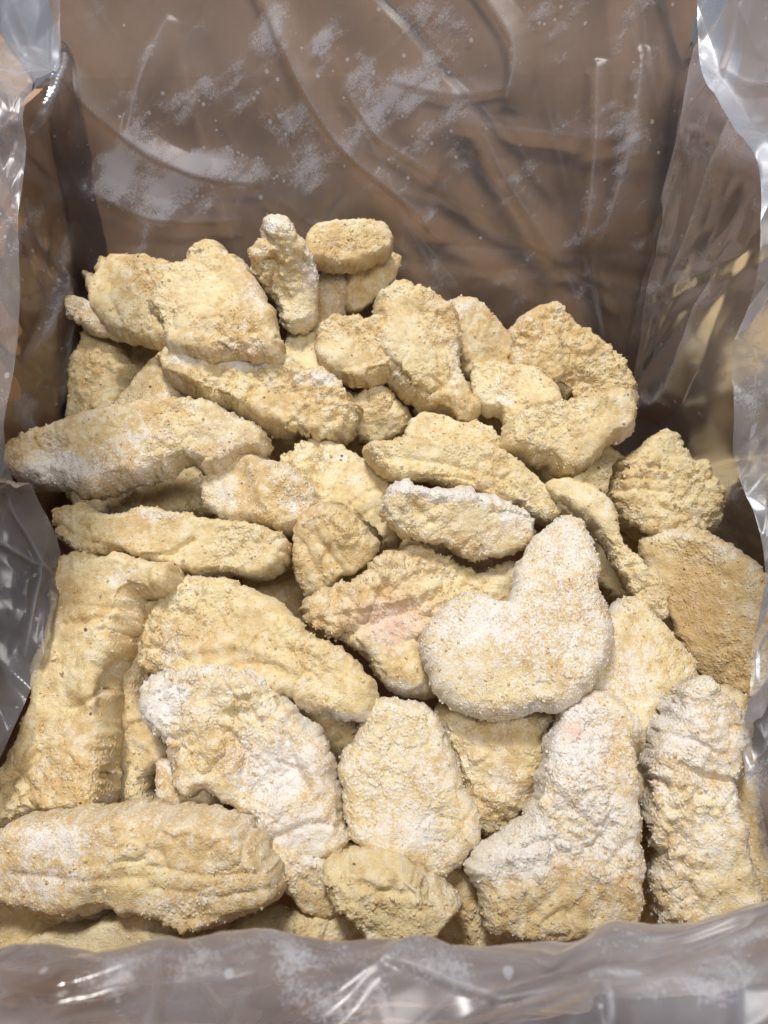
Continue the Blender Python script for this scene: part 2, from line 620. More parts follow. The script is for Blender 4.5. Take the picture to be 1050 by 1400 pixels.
# right side: the fold that stands in front of it
rows = []
for py, ex, xw in ((-60, 950, .128), (20, 948, .128), (90, 958, .127), (150, 990, .126), (230, 1035, .125), (330, 1046, .125), (400, 1026, .126), (475, 1005, .127), (550, 997, .128), (630, 1004, .130), (700, 1024, .132),
                   (770, 1040, .133), (850, 1036, .132), (940, 1028, .130), (1010, 1019, .128), (1060, 1017, .127), (1110, 1030, .130), (1170, 1046, .134), (1260, 1060, .138)):
    ex += 4 * math.sin(py * .037) + 4 * math.sin(py * .091 + 1)
    e = pt(('x', ex, py, xw))
    rows.append([tuple(e), ('x', ex + 45, py - 6, xw + .010), ('x', ex + 130, py - 20, xw + .022), ('x', ex + 260, py - 50, xw + .04)])
sheet('bag_fold', rows, 420, 150, wr=.0014, sharp=2.0, seed=5, ncr=70, cdir=(0, .6, 1), clen=.8, haze=.50,
      frost=[(1030, 560, 25, 90, .65), (1040, 450, 30, 40, .45), (1040, 1050, 20, 80, .3)],
      hz=[(1035, 560, 40, 160, .35), (1010, 50, 60, 70, .2)])

# left side of the bag along the left wall
rows = []
for y, xo in ((.435, -.150), (.405, -.148), (.37, -.156), (.31, -.166), (.22, -.168), (.14, -.166), (.05, -.162)):
    zr = .285 + (.329 - .285) * (y - .024) / .376
    zl = .10 + .27 * max(0, y - .11) * .9
    rows.append([(xo, y - .004, zl - .02), (xo - .001, y - .003, zl + .05), (xo - .002, y, zr - .04), (xo - .004, y, zr + .006), (xo - .05, y, zr + .02), (xo - .09, y, zr + .03)])
sheet('bag_wall', rows, 360, 240, wr=.0020, sharp=1.6, seed=7, ncr=60, cdir=(.2, -.3, 1), haze=.16,
      folds=[([(80, -20), (80, 75), (66, 118), (40, 190)], 6, .005), ([(95, 300), (70, 420), (30, 500)], 8, .004), ([(30, 350), (90, 420), (80, 560)], 6, .003)],
      frost=[(60, 340, 40, 60, .4), (40, 560, 25, 40, .5), (100, 190, 40, 40, .3)], stretch=(1, .8, 1))

# left side: the fold that hangs over the rim, and where it comes down on the pieces
rows = []
for py, ex, xw in ((-60, 82, -.125), (20, 80, -.125), (75, 76, -.125), (115, 58, -.124), (160, 32, -.124), (210, 27, -.124), (300, 28, -.124), (400, 25, -.124), (500, 18, -.126), (590, 8, -.128),
                   (660, 34, -.130), (715, 66, -.1315), (775, 84, -.1315), (830, 74, -.131), (900, 50, -.132), (980, 26, -.134), (1050, -15, -.140), (1120, -60, -.146)):
    ex += 4 * math.sin(py * .037) + 4 * math.sin(py * .091 + 1)
    e = pt(('x', ex, py, xw))
    rows.append([tuple(e), ('x', ex - 40, py - 6, xw - .009), ('x', ex - 120, py - 16, xw - .022), ('x', ex - 260, py - 40, xw - .04)])
sheet('bag_fold', rows, 420, 150, wr=.0014, sharp=2.0, seed=9, ncr=80, cdir=(.2, .6, 1), clen=.8, haze=.50,
      folds=[([(10, 690), (45, 760), (35, 900)], 7, .005), ([(0, 740), (70, 790)], 6, .004), ([(-10, 640), (60, 668)], 8, .004)],
      frost=[(10, 330, 20, 60, .2), (70, 700, 12, 30, .6), (15, 250, 15, 60, .2)],
      hz=[(10, 250, 40, 300, .15), (40, 30, 60, 70, .35), (60, 700, 30, 60, .3)])

# front: the bag rolled over the near rim
rows = []
for px, cy, zc in ((-260, 1330, .262), (-60, 1326, .266), (150, 1316, .272), (330, 1298, .268), (520, 1292, .270), (660, 1272, .276), (860, 1250, .271), (1050, 1224, .274), (1300, 1205, .276)):
    e = pt(('z', px, cy + 9 * math.sin(px * .021 + 1), zc))
    rows.append([(e[0], e[1] + .018, e[2] - .13), (e[0], e[1] + .005, e[2] - .055), (e[0], e[1] + .001, e[2] - .012), tuple(e), (e[0], e[1] - .010, e[2] + .006), (e[0], e[1] - .028, e[2] + .009), (e[0], e[1] - .065, e[2] + .000), (e[0], e[1] - .11, e[2] - .04)])
sheet('bag_fold', rows, 320, 240, wr=.0018, sharp=1.8, seed=11, ncr=90, cdir=(1, .5, 0), clen=.5, haze=.60,
      folds=[([(520, 1312), (640, 1322), (800, 1322)], 8, .0016), ([(800, 1322), (815, 1370), (830, 1420)], 8, .003), ([(800, 1300), (900, 1320)], 10, .0015)],
      frost=[(280, 1335, 120, 24, .75), (40, 1345, 50, 28, .65), (920, 1335, 140, 60, 1.0), (840, 1250, 30, 12, .6), (980, 1260, 80, 20, .6), (600, 1300, 80, 20, .6), (420, 1310, 60, 14, .7), (150, 1370, 60, 40, .5), (450, 1370, 90, 30, .45), (640, 1370, 60, 30, .3)],
      hz=[(900, 1340, 160, 70, .5), (90, 1375, 90, 40, -.5), (480, 1390, 120, 40, -.4), (740, 1375, 60, 40, -.5)])  # negative patches thin the haze, painting in the dark shade under the film

# ------------------------------------------------------------------ the breaded pieces
PILE_Y0, PILE_Z0, PILE_S = .1066, .1275, .366
PN = nrm(np.array([0, -.343, .939]))
BASE_N = nrm(np.array([0, -.545, .838]))
ICO_V = None


def ico():
    g = (1 + 5 ** .5) / 2
    v = np.array([[-1, g, 0], [1, g, 0], [-1, -g, 0], [1, -g, 0], [0, -1, g], [0, 1, g], [0, -1, -g], [0, 1, -g], [g, 0, -1], [g, 0, 1], [-g, 0, -1], [-g, 0, 1]], float)
    f = np.array([[0, 11, 5], [0, 5, 1], [0, 1, 7], [0, 7, 10], [0, 10, 11], [1, 5, 9], [5, 11, 4], [11, 10, 2], [10, 7, 6], [7, 1, 8], [3, 9, 4], [3, 4, 2], [3, 2, 6], [3, 6, 8], [3, 8, 9], [4, 9, 5], [2, 4, 11], [6, 2, 10], [8, 6, 7], [9, 8, 1]])
    return nrm(v), f


IV, IF = ico()
OV = np.array([[1, 0, 0], [-1, 0, 0], [0, 1, 0], [0, -1, 0], [0, 0, 1], [0, 0, -1]], float)
OF = np.array([[0, 2, 4], [2, 1, 4], [1, 3, 4], [3, 0, 4], [2, 0, 5], [1, 2, 5], [3, 1, 5], [0, 3, 5]])


def piece(label, lift, tx, ty, th, outline, feats=(), R=.30, grow=.0002, frost=.25, lump=1.0, ridge=None, crumbs=.9, droop=.003, seed=None, step=.00080, pale=0., toast=0., name='breaded_chicken_tender'):
    """outline: seen contour in photograph pixels, laid on a plane standing at its real place in the pile.
    lift / th in mm, tx / ty: lean of the plane in degrees."""
    if seed is None:
        seed = len(bpy.data.objects)
    rs = np.random.RandomState(seed)
    pts = np.array(outline, float)
    c = pts.mean(0)
    # where it lies in the pile
    r = ray(c[0], c[1])
    # z = z0 + s (y - y0) + lift
    t = (PILE_Z0 + lift * .001 - PILE_S * PILE_Y0 - CAMZ) / (r[2] - PILE_S * r[1])
    t0 = (PILE_Z0 - PILE_S * PILE_Y0 - CAMZ) / (r[2] - PILE_S * r[1])
    cy = r[1] * t0
    if cy > .345:                              # heaped up against the back wall
        t = t0 * (.345 + .30 * (cy - .345)) / cy - lift * .0011
    cen = CAM + r * t
    n = Vector(BASE_N)
    tx = tx * 1.6 + rs.uniform(-9, 9)
    ty = ty * 1.4 + rs.uniform(-7, 7)
    n.rotate(Matrix.Rotation(math.radians(tx), 3, 'Y'))
    n.rotate(Matrix.Rotation(math.radians(-ty), 3, 'X'))
    n = np.array(n)
    e1 = nrm(np.cross(np.array([0, 1, 0]), n)) if abs(n[1]) < .9 else np.array([1., 0, 0])
    e2 = np.cross(n, e1)
    rr = ray(pts[:, 0], pts[:, 1])
    tt = ((cen - CAM) @ n) / (rr @ n)
    Q3 = CAM + rr * tt[:, None] - cen
    q = np.stack([Q3 @ e1, Q3 @ e2], -1)
    grow = grow + (.0010 if lift <= 4 else .0006 if lift <= 10 else 0)      # lower pieces run on under the upper ones
    per = np.linalg.norm(q - np.roll(q, 1, 0), axis=1).sum()
    nb = int(per / (step * 1.15))
    q = catmull(q, nb, closed=True)
    # crumbly contour
    tang = nrm(np.roll(q, -1, 0) - np.roll(q, 1, 0))
    on = np.stack([tang[:, 1], -tang[:, 0]], -1)
    if np.sum(q[:, 0] * np.roll(q[:, 1], -1) - np.roll(q[:, 0], -1) * q[:, 1]) < 0:
        on = -on
    q3 = np.c_[q, np.full(nb, seed * 1.37)]
    jag = .0009 * fbm(q3 * 150, 2) + .0007 * perlin(q3 * 480) + .0017 * perlin(q3 * 65)
    q = q + on * (jag + grow)[:, None]
    A, B = q, np.roll(q, -1, 0)
    # interior points
    x0, y0 = q.min(0)
    x1, y1 = q.max(0)
    gx = np.arange(x0, x1, step)
    gy = np.arange(y0, y1, step * .866)
    X, Y = np.meshgrid(gx, gy)
    X[1::2] += step / 2
    I = np.stack([X.ravel(), Y.ravel()], -1) + rs.uniform(-.22, .22, (X.size, 2)) * step
    I = I[inside(I, A, B)]
    dI = seg_dist(I, A, B)
    k = dI > step * .62
    I, dI = I[k], dI[k]
    allp = np.vstack([q, I])
    res = delaunay_2d_cdt([Vector(p) for p in allp], [(i, (i + 1) % nb) for i in range(nb)], [], 1, 1e-7)
    P2 = np.array([[p[0], p[1]] for p in res[0]])
    F = np.array([list(f) for f in res[2]])
    d = seg_dist(P2, A, B)
    d[d < 1e-6] = 0
    dm = d.max()
    Rm = max(R * dm, .003)
    s = np.clip(d / Rm, 0, 1)
    prof = np.maximum(1 - (1 - s) ** 2.4, 0) ** .55
    T = th * .00092
    # the outline sits on the plane; body bulges up (60%) and down
    edge = d <= 1e-6
    nt = len(P2)
    inner = np.where(~edge)[0]
    mapb = np.arange(nt)
    mapb[inner] = nt + np.arange(len(inner))
    V2 = np.vstack([P2, P2[inner]])
    hz = np.concatenate([prof * T * .55, -prof[inner] * T * .45])
    top = np.concatenate([np.ones(nt, bool), np.zeros(len(inner), bool)])
    # orient up
    ar = np.cross(P2[F[:, 1]] - P2[F[:, 0]], P2[F[:, 2]] - P2[F[:, 0]])
    F = np.where(ar[:, None] > 0, F, F[:, ::-1])
    FF = np.vstack([F, mapb[F][:, ::-1]])
    Vw = V2[:, :1] * e1 + V2[:, 1:] * e2 + hz[:, None] * n
    # sag of the rim along the line of sight's depth, so that the piece drapes over what is under it
    rad = np.linalg.norm(V2, axis=1) / max(np.linalg.norm(q, axis=1).max(), 1e-6)
    Vw = Vw + nrm(ray(c[0], c[1])) * (droop * (rad ** 2 - .35))[:, None]
    N = vnormals(Vw, FF)
    # relief
    lump = lump * min(1.0, max(.5, dm / .019))
    off = seed * 3.91
    p = Vw + off
    wp = p + np.stack([perlin(p * 110 + 40 * j) for j in range(3)], -1) * .0028
    f1, f2 = worley(wp * 105)
    g1, g2 = worley(wp * 260 + 3)
    big = fbm(p * 42, 2)
    mid = fbm(p * 130 + 7, 2)
    fine = fbm(p * 420 + 3, 2)
    crackn = np.abs(perlin(wp * 62 + 11))
    crack = np.exp(-(crackn / .035) ** 2) * np.clip(perlin(p * 45 + 90) * 2.2 + .3, 0, 1)
    region = np.clip(.58 + 1.9 * fbm(p * 30 + 55, 2), .04, 1.3)       # crusty and smooth zones
    h1, h2 = worley(wp * 480 + 8)
    pop = np.clip(1 - f1 * 1.15, 0, 1) ** 1.5 * .0017 + np.clip(1 - g1 * 1.2, 0, 1) ** 1.3 * .0017 + np.clip(1 - h1 * 1.2, 0, 1) * .0005
    dsp = (.0021 * big + region * (pop - .0012) + .0007 * mid + .00030 * fine + .0003 * (.45 - g1)) * lump
    dsp = dsp - .0024 * crack * lump * np.clip(region + .35, 0, 1)
    flake = np.tanh(9 * perlin(wp * 40 + 21)) * np.clip(.1 + 1.5 * perlin(p * 26 + 77), 0, 1)
    dsp = dsp + .0017 * flake * lump
    if ridge:
        ang, amp, fq = ridge
        a = math.radians(ang)
        ul = V2 @ np.array([math.cos(a), math.sin(a)])
        vl = V2 @ np.array([-math.sin(a), math.cos(a)])
        rp = np.stack([ul * fq * .16, vl * fq, np.full(len(vl), off)], -1)
        dsp = dsp + .28 * amp * .001 * (np.abs(fbm(rp, 2)) * -2 + .5)
    Wp = Vw + cen
    px, py = project(Wp)
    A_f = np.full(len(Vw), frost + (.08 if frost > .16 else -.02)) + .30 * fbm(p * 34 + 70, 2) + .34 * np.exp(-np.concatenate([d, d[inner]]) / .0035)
    A_p = np.zeros(len(Vw))
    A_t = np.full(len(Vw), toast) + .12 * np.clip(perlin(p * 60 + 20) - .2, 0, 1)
    A_l = np.full(len(Vw), pale)
    for ft in feats:
        kd = ft[0]
        if kd == 'c':            # crease or ridge along a line: points, width px, height mm
            dd = poly_dist_px(px, py, ft[1])
            dsp = dsp + ft[3] * .001 * np.exp(-(dd / ft[2]) ** 2)
            continue
        x, y, rx = ft[1:4]
        ry = ft[4] if len(ft) > 5 else rx
        amt = ft[-1]
        wob = 1 + .5 * perlin(np.stack([px, py, np.zeros_like(px)], -1) / 26 + off)
        g = np.exp(-((((px - x) / rx) ** 2 + ((py - y) / ry) ** 2) * wob) ** 1.4)
        if kd == 'f':
            A_f = A_f + amt * .95 * g
        elif kd == 'p':
            A_p = A_p + amt * g
        elif kd == 't':
            A_t = A_t + amt * g
        elif kd == 'l':
            A_l = A_l + amt * g
        elif kd == 'b':
            dsp = dsp + amt * .001 * g
    Vd = Vw + N * dsp[:, None]
    N2 = vnormals(Vd, FF)
    attrs = [np.clip(a, -.5, 1.3) for a in (A_f, A_p, A_t, A_l, .5 + rs.uniform(-.16, .16) + .48 * fbm(p * 36 + 130, 3), .5 + .6 * fbm(p * 190 + 60, 3, .6), region)]
    # loose crumbs and ice grains stuck to it (same body)
    nc = int(len(P2) * .22 * crumbs)
    w = np.clip(.35 + 1.1 * perlin(p * 120 + 33) + .6 * (region - .5), .03, 2)
    w = w + 1.2 * np.exp(-np.concatenate([d, d[inner]]) / .002) * max(frost, .1) * 2
    w = np.where(top, w, w * .15)
    ci = rs.choice(len(Vd), nc, p=w / w.sum())
    sz = rs.uniform(.00020, .00046, nc) * (1 + .9 * (rs.rand(nc) < .10))
    base = Vd[ci] + N2[ci] * (sz * rs.uniform(-.45, .25, nc))[:, None]
    rot = np.linalg.qr(rs.normal(size=(nc, 3, 3)))[0]
    cv = (OV[None] * rs.uniform(.75, 1.35, (nc, 6, 1))) @ rot * sz[:, None, None] + base[:, None, :]
    cf = OF[None] + (np.arange(nc) * 6)[:, None, None] + len(Vd)
    VV = np.vstack([Vd, cv.reshape(-1, 3)])
    FA = np.vstack([FF, cf.reshape(-1, 3)])
    at = [np.concatenate([a, np.repeat(a[ci] + rs.normal(0, .12, nc), 6)]) for a in attrs]
    o = mesh_obj(name, VV, FA, M_BREAD, None, dict(zip(('frost', 'pink', 'toast', 'pale', 'tone', 'mottle', 'crust'), at)), loc=cen)
    sm = np.ones(len(FA), bool)
    sm[len(FF):] = False
    o.data.polygons.foreach_set('use_smooth', sm)
    o['label'] = label
    o['category'] = 'chicken tender'
    o['group'] = 'frozen breaded tenders in the box'
    return o

# --- far left corner
piece('thin pointed breaded sliver poking out at the far left of the pile', 2, 10, -10, 9,
      [(87, 404), (98, 405), (112, 411), (128, 418), (150, 428), (172, 445), (170, 462), (148, 460), (122, 450), (100, 434), (90, 418)], [('f', 115, 412, 18, .4)])
piece('rounded tan tender with a small nub, left of the big triangular piece at the back', -1, -6, 4, 20,
      [(122, 385), (130, 381), (138, 388), (145, 371), (165, 363), (190, 362), (212, 364), (236, 372), (262, 390), (268, 430), (255, 470), (232, 478), (205, 474), (180, 464), (160, 455), (142, 440), (128, 412)],
      [('l', 175, 425, 40, 25, .5), ('f', 205, 375, 45, 14, .25), ('t', 215, 468, 30, 10, .25), ('c', [(148, 385), (150, 410), (165, 440)], 5, -1.5)], frost=.1)
piece('large triangular pale yellow tender with wrinkled right half at the back left', 16, -4, 2, 18,
      [(258, 355), (264, 350), (272, 341), (284, 335), (297, 338), (312, 347), (330, 355), (342, 370), (352, 392), (366, 416), (378, 438), (388, 462), (392, 484), (385, 496), (350, 494), (318, 492), (290, 494), (262, 490), (240, 487), (226, 474), (222, 452), (212, 438), (210, 412), (222, 396), (240, 380), (256, 368)],
      [('l', 265, 390, 50, 45, .55), ('f', 350, 410, 22, 50, .35), ('p', 320, 480, 60, 10, .25), ('t', 345, 400, 20, 30, .18), ('c', [(318, 390), (325, 430), (318, 470)], 6, -1.2), ('c', [(345, 410), (352, 445), (345, 475)], 6, -1.2), ('c', [(215, 440), (250, 450), (290, 455)], 5, -.8)], frost=.12)
piece('upright grey-brown tender with a yellow knob at its foot, standing at the back', 8, 6, -34, 20,
      [(362, 300), (370, 294), (381, 293), (392, 297), (404, 311), (418, 328), (430, 352), (434, 378), (434, 410), (431, 436), (414, 452), (398, 448), (386, 430), (370, 415), (352, 388), (340, 362), (338, 348), (346, 335), (357, 324)],
      [('b', 405, 430, 18, 5), ('l', 405, 430, 22, .9), ('f', 375, 310, 20, .5), ('f', 425, 380, 14, 40, .4), ('c', [(368, 330), (378, 370), (392, 410)], 8, -1.6)], frost=.28, lump=1.2)
piece('short tan tender lying flat behind the upright one, farthest back', 0, 2, -8, 20,
      [(420, 332), (436, 318), (460, 311), (488, 307), (512, 308), (527, 316), (534, 332), (528, 348), (508, 360), (480, 368), (454, 372), (432, 366), (420, 352)],
      [('t', 480, 345, 45, 14, .25), ('c', [(488, 325), (492, 350)], 4, -1.2)], frost=.08)
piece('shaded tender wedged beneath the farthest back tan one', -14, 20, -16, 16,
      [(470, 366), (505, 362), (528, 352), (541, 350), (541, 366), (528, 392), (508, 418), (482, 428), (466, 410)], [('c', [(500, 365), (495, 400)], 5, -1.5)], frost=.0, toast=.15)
piece('narrow greyish strip of breading right of the upright tender', -8, -10, -14, 12,
      [(438, 384), (455, 376), (472, 378), (474, 392), (468, 415), (466, 436), (448, 450), (430, 448), (430, 410)], frost=.35)
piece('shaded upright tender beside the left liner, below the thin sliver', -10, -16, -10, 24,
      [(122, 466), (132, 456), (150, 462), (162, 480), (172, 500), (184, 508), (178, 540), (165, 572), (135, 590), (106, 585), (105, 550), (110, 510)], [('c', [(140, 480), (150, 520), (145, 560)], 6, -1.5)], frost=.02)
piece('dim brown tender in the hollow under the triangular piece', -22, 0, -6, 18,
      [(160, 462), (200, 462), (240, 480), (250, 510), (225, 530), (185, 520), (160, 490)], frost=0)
# --- left middle
piece('bent pale arm of breading sloping up from the big left tender', 0, -12, 6, 16,
      [(150, 570), (165, 553), (182, 534), (200, 514), (218, 496), (240, 492), (256, 510), (250, 545), (230, 558), (205, 566), (180, 580)], frost=.35, lump=.7)
piece('long rough tender with frosted upper edge below the triangular piece', 13, 2, -6, 27,
      [(220, 500), (228, 489), (248, 485), (280, 486), (308, 490), (335, 492), (370, 498), (405, 508), (435, 518), (462, 530), (482, 545), (489, 562), (487, 586), (472, 600), (446, 608), (415, 603), (385, 598), (365, 588), (345, 575), (322, 566), (296, 556), (262, 540), (232, 524)],
      [('f', 260, 491, 40, 9, .9), ('f', 340, 498, 60, 9, .95), ('f', 430, 520, 40, 9, .7), ('c', [(230, 512), (255, 530), (290, 535)], 8, -2.5), ('c', [(300, 505), (290, 535), (320, 555)], 6, -2.0), ('b', 390, 560, 40, 20, 2)], frost=.08, lump=1.5)
piece('big pale tender on the left with a white frosted tip against the liner', 17, -4, 2, 26,
      [(12, 622), (26, 606), (52, 598), (85, 590), (120, 577), (150, 567), (185, 558), (220, 553), (252, 553), (285, 559), (308, 568), (338, 576), (358, 588), (370, 608), (366, 626), (346, 632), (330, 640), (306, 652), (284, 650), (262, 638), (244, 642), (220, 650), (195, 660), (165, 668), (132, 674), (98, 670), (62, 670), (32, 658), (14, 642)],
      [('f', 75, 640, 62, 30, .95), ('f', 190, 600, 50, 20, .25), ('t', 315, 625, 40, 14, .22), ('l', 300, 590, 50, 22, .5), ('c', [(265, 640), (285, 615), (290, 600)], 5, -1.3), ('c', [(120, 600), (160, 620), (150, 650)], 5, -1)], frost=.18)
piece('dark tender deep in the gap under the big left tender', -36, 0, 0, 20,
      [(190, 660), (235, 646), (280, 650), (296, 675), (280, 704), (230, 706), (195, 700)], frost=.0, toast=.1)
piece('dim frosty tender end behind the liner, under the big left tender', -38, -4, 0, 20,
      [(112, 668), (150, 662), (195, 668), (205, 690), (180, 712), (130, 712), (108, 690)], frost=.3)
piece('level tender at the left, half shaded, with a split tip', 11, 0, 0, 26,
      [(78, 712), (84, 698), (110, 694), (140, 703), (162, 706), (190, 698), (218, 697), (248, 702), (285, 712), (325, 718), (362, 722), (386, 732), (398, 748), (394, 772), (376, 788), (345, 795), (310, 792), (275, 788), (240, 778), (205, 768), (165, 762), (125, 756), (92, 746)],
      [('f', 210, 705, 45, 10, .5), ('l', 330, 750, 60, 25, .35), ('c', [(195, 762), (235, 757), (262, 738)], 4, -2.5), ('c', [(85, 725), (120, 740), (160, 750)], 5, -1.5), ('f', 300, 790, 70, 8, .3)], frost=.15)
piece('long tender at the left edge with a hooked top, partly under the liner', 9, -14, 2, 24,
      [(92, 786), (104, 768), (128, 759), (160, 757), (190, 761), (220, 770), (244, 780), (249, 796), (240, 813), (216, 819), (192, 818), (186, 838), (180, 856), (170, 870), (172, 892), (160, 912), (158, 950), (155, 1000), (153, 1050), (150, 1096), (118, 1106), (70, 1112), (34, 1128), (0, 1130), (-14, 1100), (8, 1062), (32, 1030), (50, 990), (62, 940), (74, 880), (84, 830)],
      [('f', 155, 790, 24, 10, .8), ('f', 110, 1020, 40, 50, .15), ('c', [(90, 855), (130, 845), (165, 850)], 5, -2), ('c', [(95, 825), (130, 830), (170, 832)], 5, -1.6), ('c', [(90, 970), (125, 955), (150, 935)], 4, -1.8), ('c', [(8, 1065), (35, 1050), (50, 1030)], 5, -2.0), ('b', 165, 895, 14, 18, 2), ('t', 95, 830, 25, 60, .2)], frost=.12)
piece('narrow tender standing in the shadowed slot right of the hooked one', -8, -18, -2, 18,
      [(158, 930), (172, 880), (190, 840), (208, 822), (226, 822), (220, 860), (205, 900), (200, 950), (215, 1000), (232, 1030), (222, 1046), (204, 1060), (208, 1085), (210, 1110), (165, 1120), (150, 1080), (152, 990)], [('c', [(160, 1003), (180, 990), (200, 985)], 3, -1.5), ('c', [(158, 1050), (175, 1045)], 3, -1)], frost=.08, pale=.2)
# --- middle
piece('frosty rounded tender in the middle left under the bent rough one', 8, -8, -6, 20,
      [(280, 676), (286, 656), (302, 638), (322, 628), (350, 626), (376, 636), (400, 645), (425, 660), (440, 690), (430, 716), (390, 728), (360, 716), (330, 714), (302, 708), (286, 694)],
      [('f', 310, 680, 30, 30, .45), ('f', 400, 690, 16, .5), ('c', [(345, 635), (355, 670), (372, 705)], 8, 2), ('c', [(330, 650), (338, 690)], 6, -1)], frost=.25)
piece('lumpy tender with cauliflower-like breading behind the two stacked ones', 2, 0, 0, 18,
      [(386, 642), (400, 624), (425, 614), (458, 612), (490, 622), (516, 640), (536, 662), (545, 700), (548, 740), (522, 752), (505, 735), (478, 708), (450, 700), (420, 700), (398, 676)],
      [('f', 455, 625, 35, 8, .6), ('f', 490, 655, 25, 10, .4), ('c', [(465, 695), (490, 715), (515, 740)], 5, -2.5), ('c', [(480, 690), (500, 675), (520, 665)], 4, -1.5), ('b', 430, 690, 25, 2)], frost=.08, lump=1.4, pale=.2)
piece('squat tan tender with a ribbed side above the centre frosty ones', 9, -4, -10, 18,
      [(405, 735), (408, 705), (430, 690), (455, 692), (474, 702), (488, 716), (502, 732), (516, 746), (510, 768), (492, 780), (472, 790), (450, 802), (426, 810), (412, 800), (405, 770)],
      [('c', [(430, 730), (450, 760), (470, 785)], 5, -1.3), ('c', [(412, 745), (430, 775), (442, 800)], 5, -1.3), ('b', 470, 725, 25, 2), ('f', 425, 790, 20, .2)], frost=.08)
piece('small round yellow tender end hanging below the back centre piece', -4, 4, -14, 22,
      [(482, 548), (494, 530), (520, 526), (542, 545), (554, 562), (552, 586), (534, 602), (514, 606), (494, 598), (482, 580)], [('l', 530, 580, 20, .4)], frost=.02, lump=1.3)
piece('flat yellow shard tucked left of the round knobbly piece at the back', 8, 0, 0, 14,
      [(390, 474), (404, 458), (422, 449), (440, 450), (448, 470), (446, 496), (462, 520), (456, 536), (432, 528), (408, 508), (386, 498)], frost=.1, pale=.45)
piece('round knobbly yellow tender end in front of the back centre piece', 17, -2, 0, 20,
      [(432, 482), (434, 462), (446, 447), (462, 438), (480, 440), (492, 438), (506, 440), (534, 444), (556, 470), (556, 506), (528, 520), (496, 531), (476, 530), (456, 518), (440, 504)],
      [('l', 460, 480, 30, .6), ('c', [(482, 445), (488, 465), (484, 480)], 4, -1.6), ('c', [(435, 490), (455, 508), (470, 525)], 3, -1)], frost=.06, lump=.9)
piece('big domed yellow tender at the back centre with ribs down its right side', 15, 4, 0, 28,
      [(506, 440), (506, 424), (514, 408), (530, 398), (552, 398), (572, 406), (592, 414), (606, 424), (618, 436), (624, 458), (628, 488), (634, 516), (644, 545), (648, 570), (640, 582), (618, 578), (598, 566), (582, 562), (566, 548), (548, 538), (530, 520), (515, 500), (504, 478), (502, 460)],
      [('t', 550, 420, 45, 12, .35), ('l', 555, 470, 45, 35, .5), ('c', [(575, 430), (600, 480), (612, 550)], 4, -1.4), ('c', [(598, 430), (616, 490), (628, 560)], 4, -1.4), ('f', 625, 500, 10, 50, .6), ('c', [(508, 470), (530, 495), (560, 520)], 5, -1.4), ('c', [(600, 555), (620, 572)], 3, -2)], frost=.08)
piece('greyish tender leaning behind the right shoulder of the domed back piece', 2, 6, -10, 22,
      [(606, 425), (620, 412), (640, 412), (662, 428), (680, 448), (692, 470), (696, 496), (684, 512), (660, 520), (635, 514), (622, 480)], [('f', 620, 425, 30, 18, .7), ('l', 660, 470, 30, .3)], frost=.12)
piece('arched tan tender with a dark hollow at the back right', 4, 2, -6, 24,
      [(697, 476), (701, 455), (714, 437), (734, 429), (754, 429), (768, 440), (788, 456), (806, 464), (822, 478), (838, 492), (852, 508), (860, 532), (856, 556), (820, 562), (780, 556), (750, 540), (722, 520), (702, 500)],
      [('b', 795, 528, 32, 18, -4.5), ('c', [(755, 445), (765, 480), (762, 520)], 8, 2), ('t', 720, 445, 40, 20, .15), ('f', 830, 490, 25, 12, .3)], frost=.12)
piece('pale lumpy tender just left of the arched one, edge frosted', 9, -4, -4, 20,
      [(646, 520), (652, 508), (672, 502), (696, 504), (718, 506), (742, 514), (760, 532), (768, 552), (745, 566), (722, 574), (706, 596), (690, 588), (684, 570), (664, 562), (650, 544)],
      [('f', 690, 545, 22, .6), ('l', 660, 530, 25, .6), ('l', 730, 520, 30, .4)], frost=.15, lump=1.2)
piece('wedge-shaped ribbed tender lying in front of the arched one on the right', 20, 6, -6, 24,
      [(686, 606), (694, 586), (712, 566), (740, 557), (770, 548), (800, 544), (830, 538), (854, 537), (866, 558), (862, 584), (848, 602), (838, 606), (822, 622), (808, 644), (788, 652), (766, 652), (752, 640), (744, 634), (722, 634), (706, 626), (690, 618)],
      [('t', 795, 605, 40, 20, .25), ('f', 855, 575, 12, 30, .4), ('l', 740, 590, 40, .35)], frost=.12)
piece('thin tender edge showing behind the long pointed centre one', 2, 0, -2, 18,
      [(556, 600), (560, 582), (576, 572), (604, 574), (632, 582), (660, 588), (684, 602), (700, 626), (660, 634), (600, 622), (560, 618)], frost=.12, pale=.2)
piece('long pointed yellow tender lying above the frost-topped one in the centre', 14, 4, -4, 24,
      [(496, 618), (508, 608), (530, 604), (556, 602), (590, 606), (624, 607), (656, 610), (682, 616), (702, 628), (722, 646), (738, 664), (750, 686), (756, 702), (748, 716), (728, 712), (706, 702), (680, 690), (650, 682), (616, 672), (580, 662), (548, 656), (524, 648), (506, 634)],
      [('l', 600, 620, 80, 10, .5), ('t', 660, 655, 45, 12, .3), ('c', [(510, 625), (600, 632), (690, 655), (740, 700)], 4, -1.2), ('c', [(560, 650), (640, 655), (710, 690)], 4, -1.0), ('f', 720, 690, 18, .3)], frost=.08)
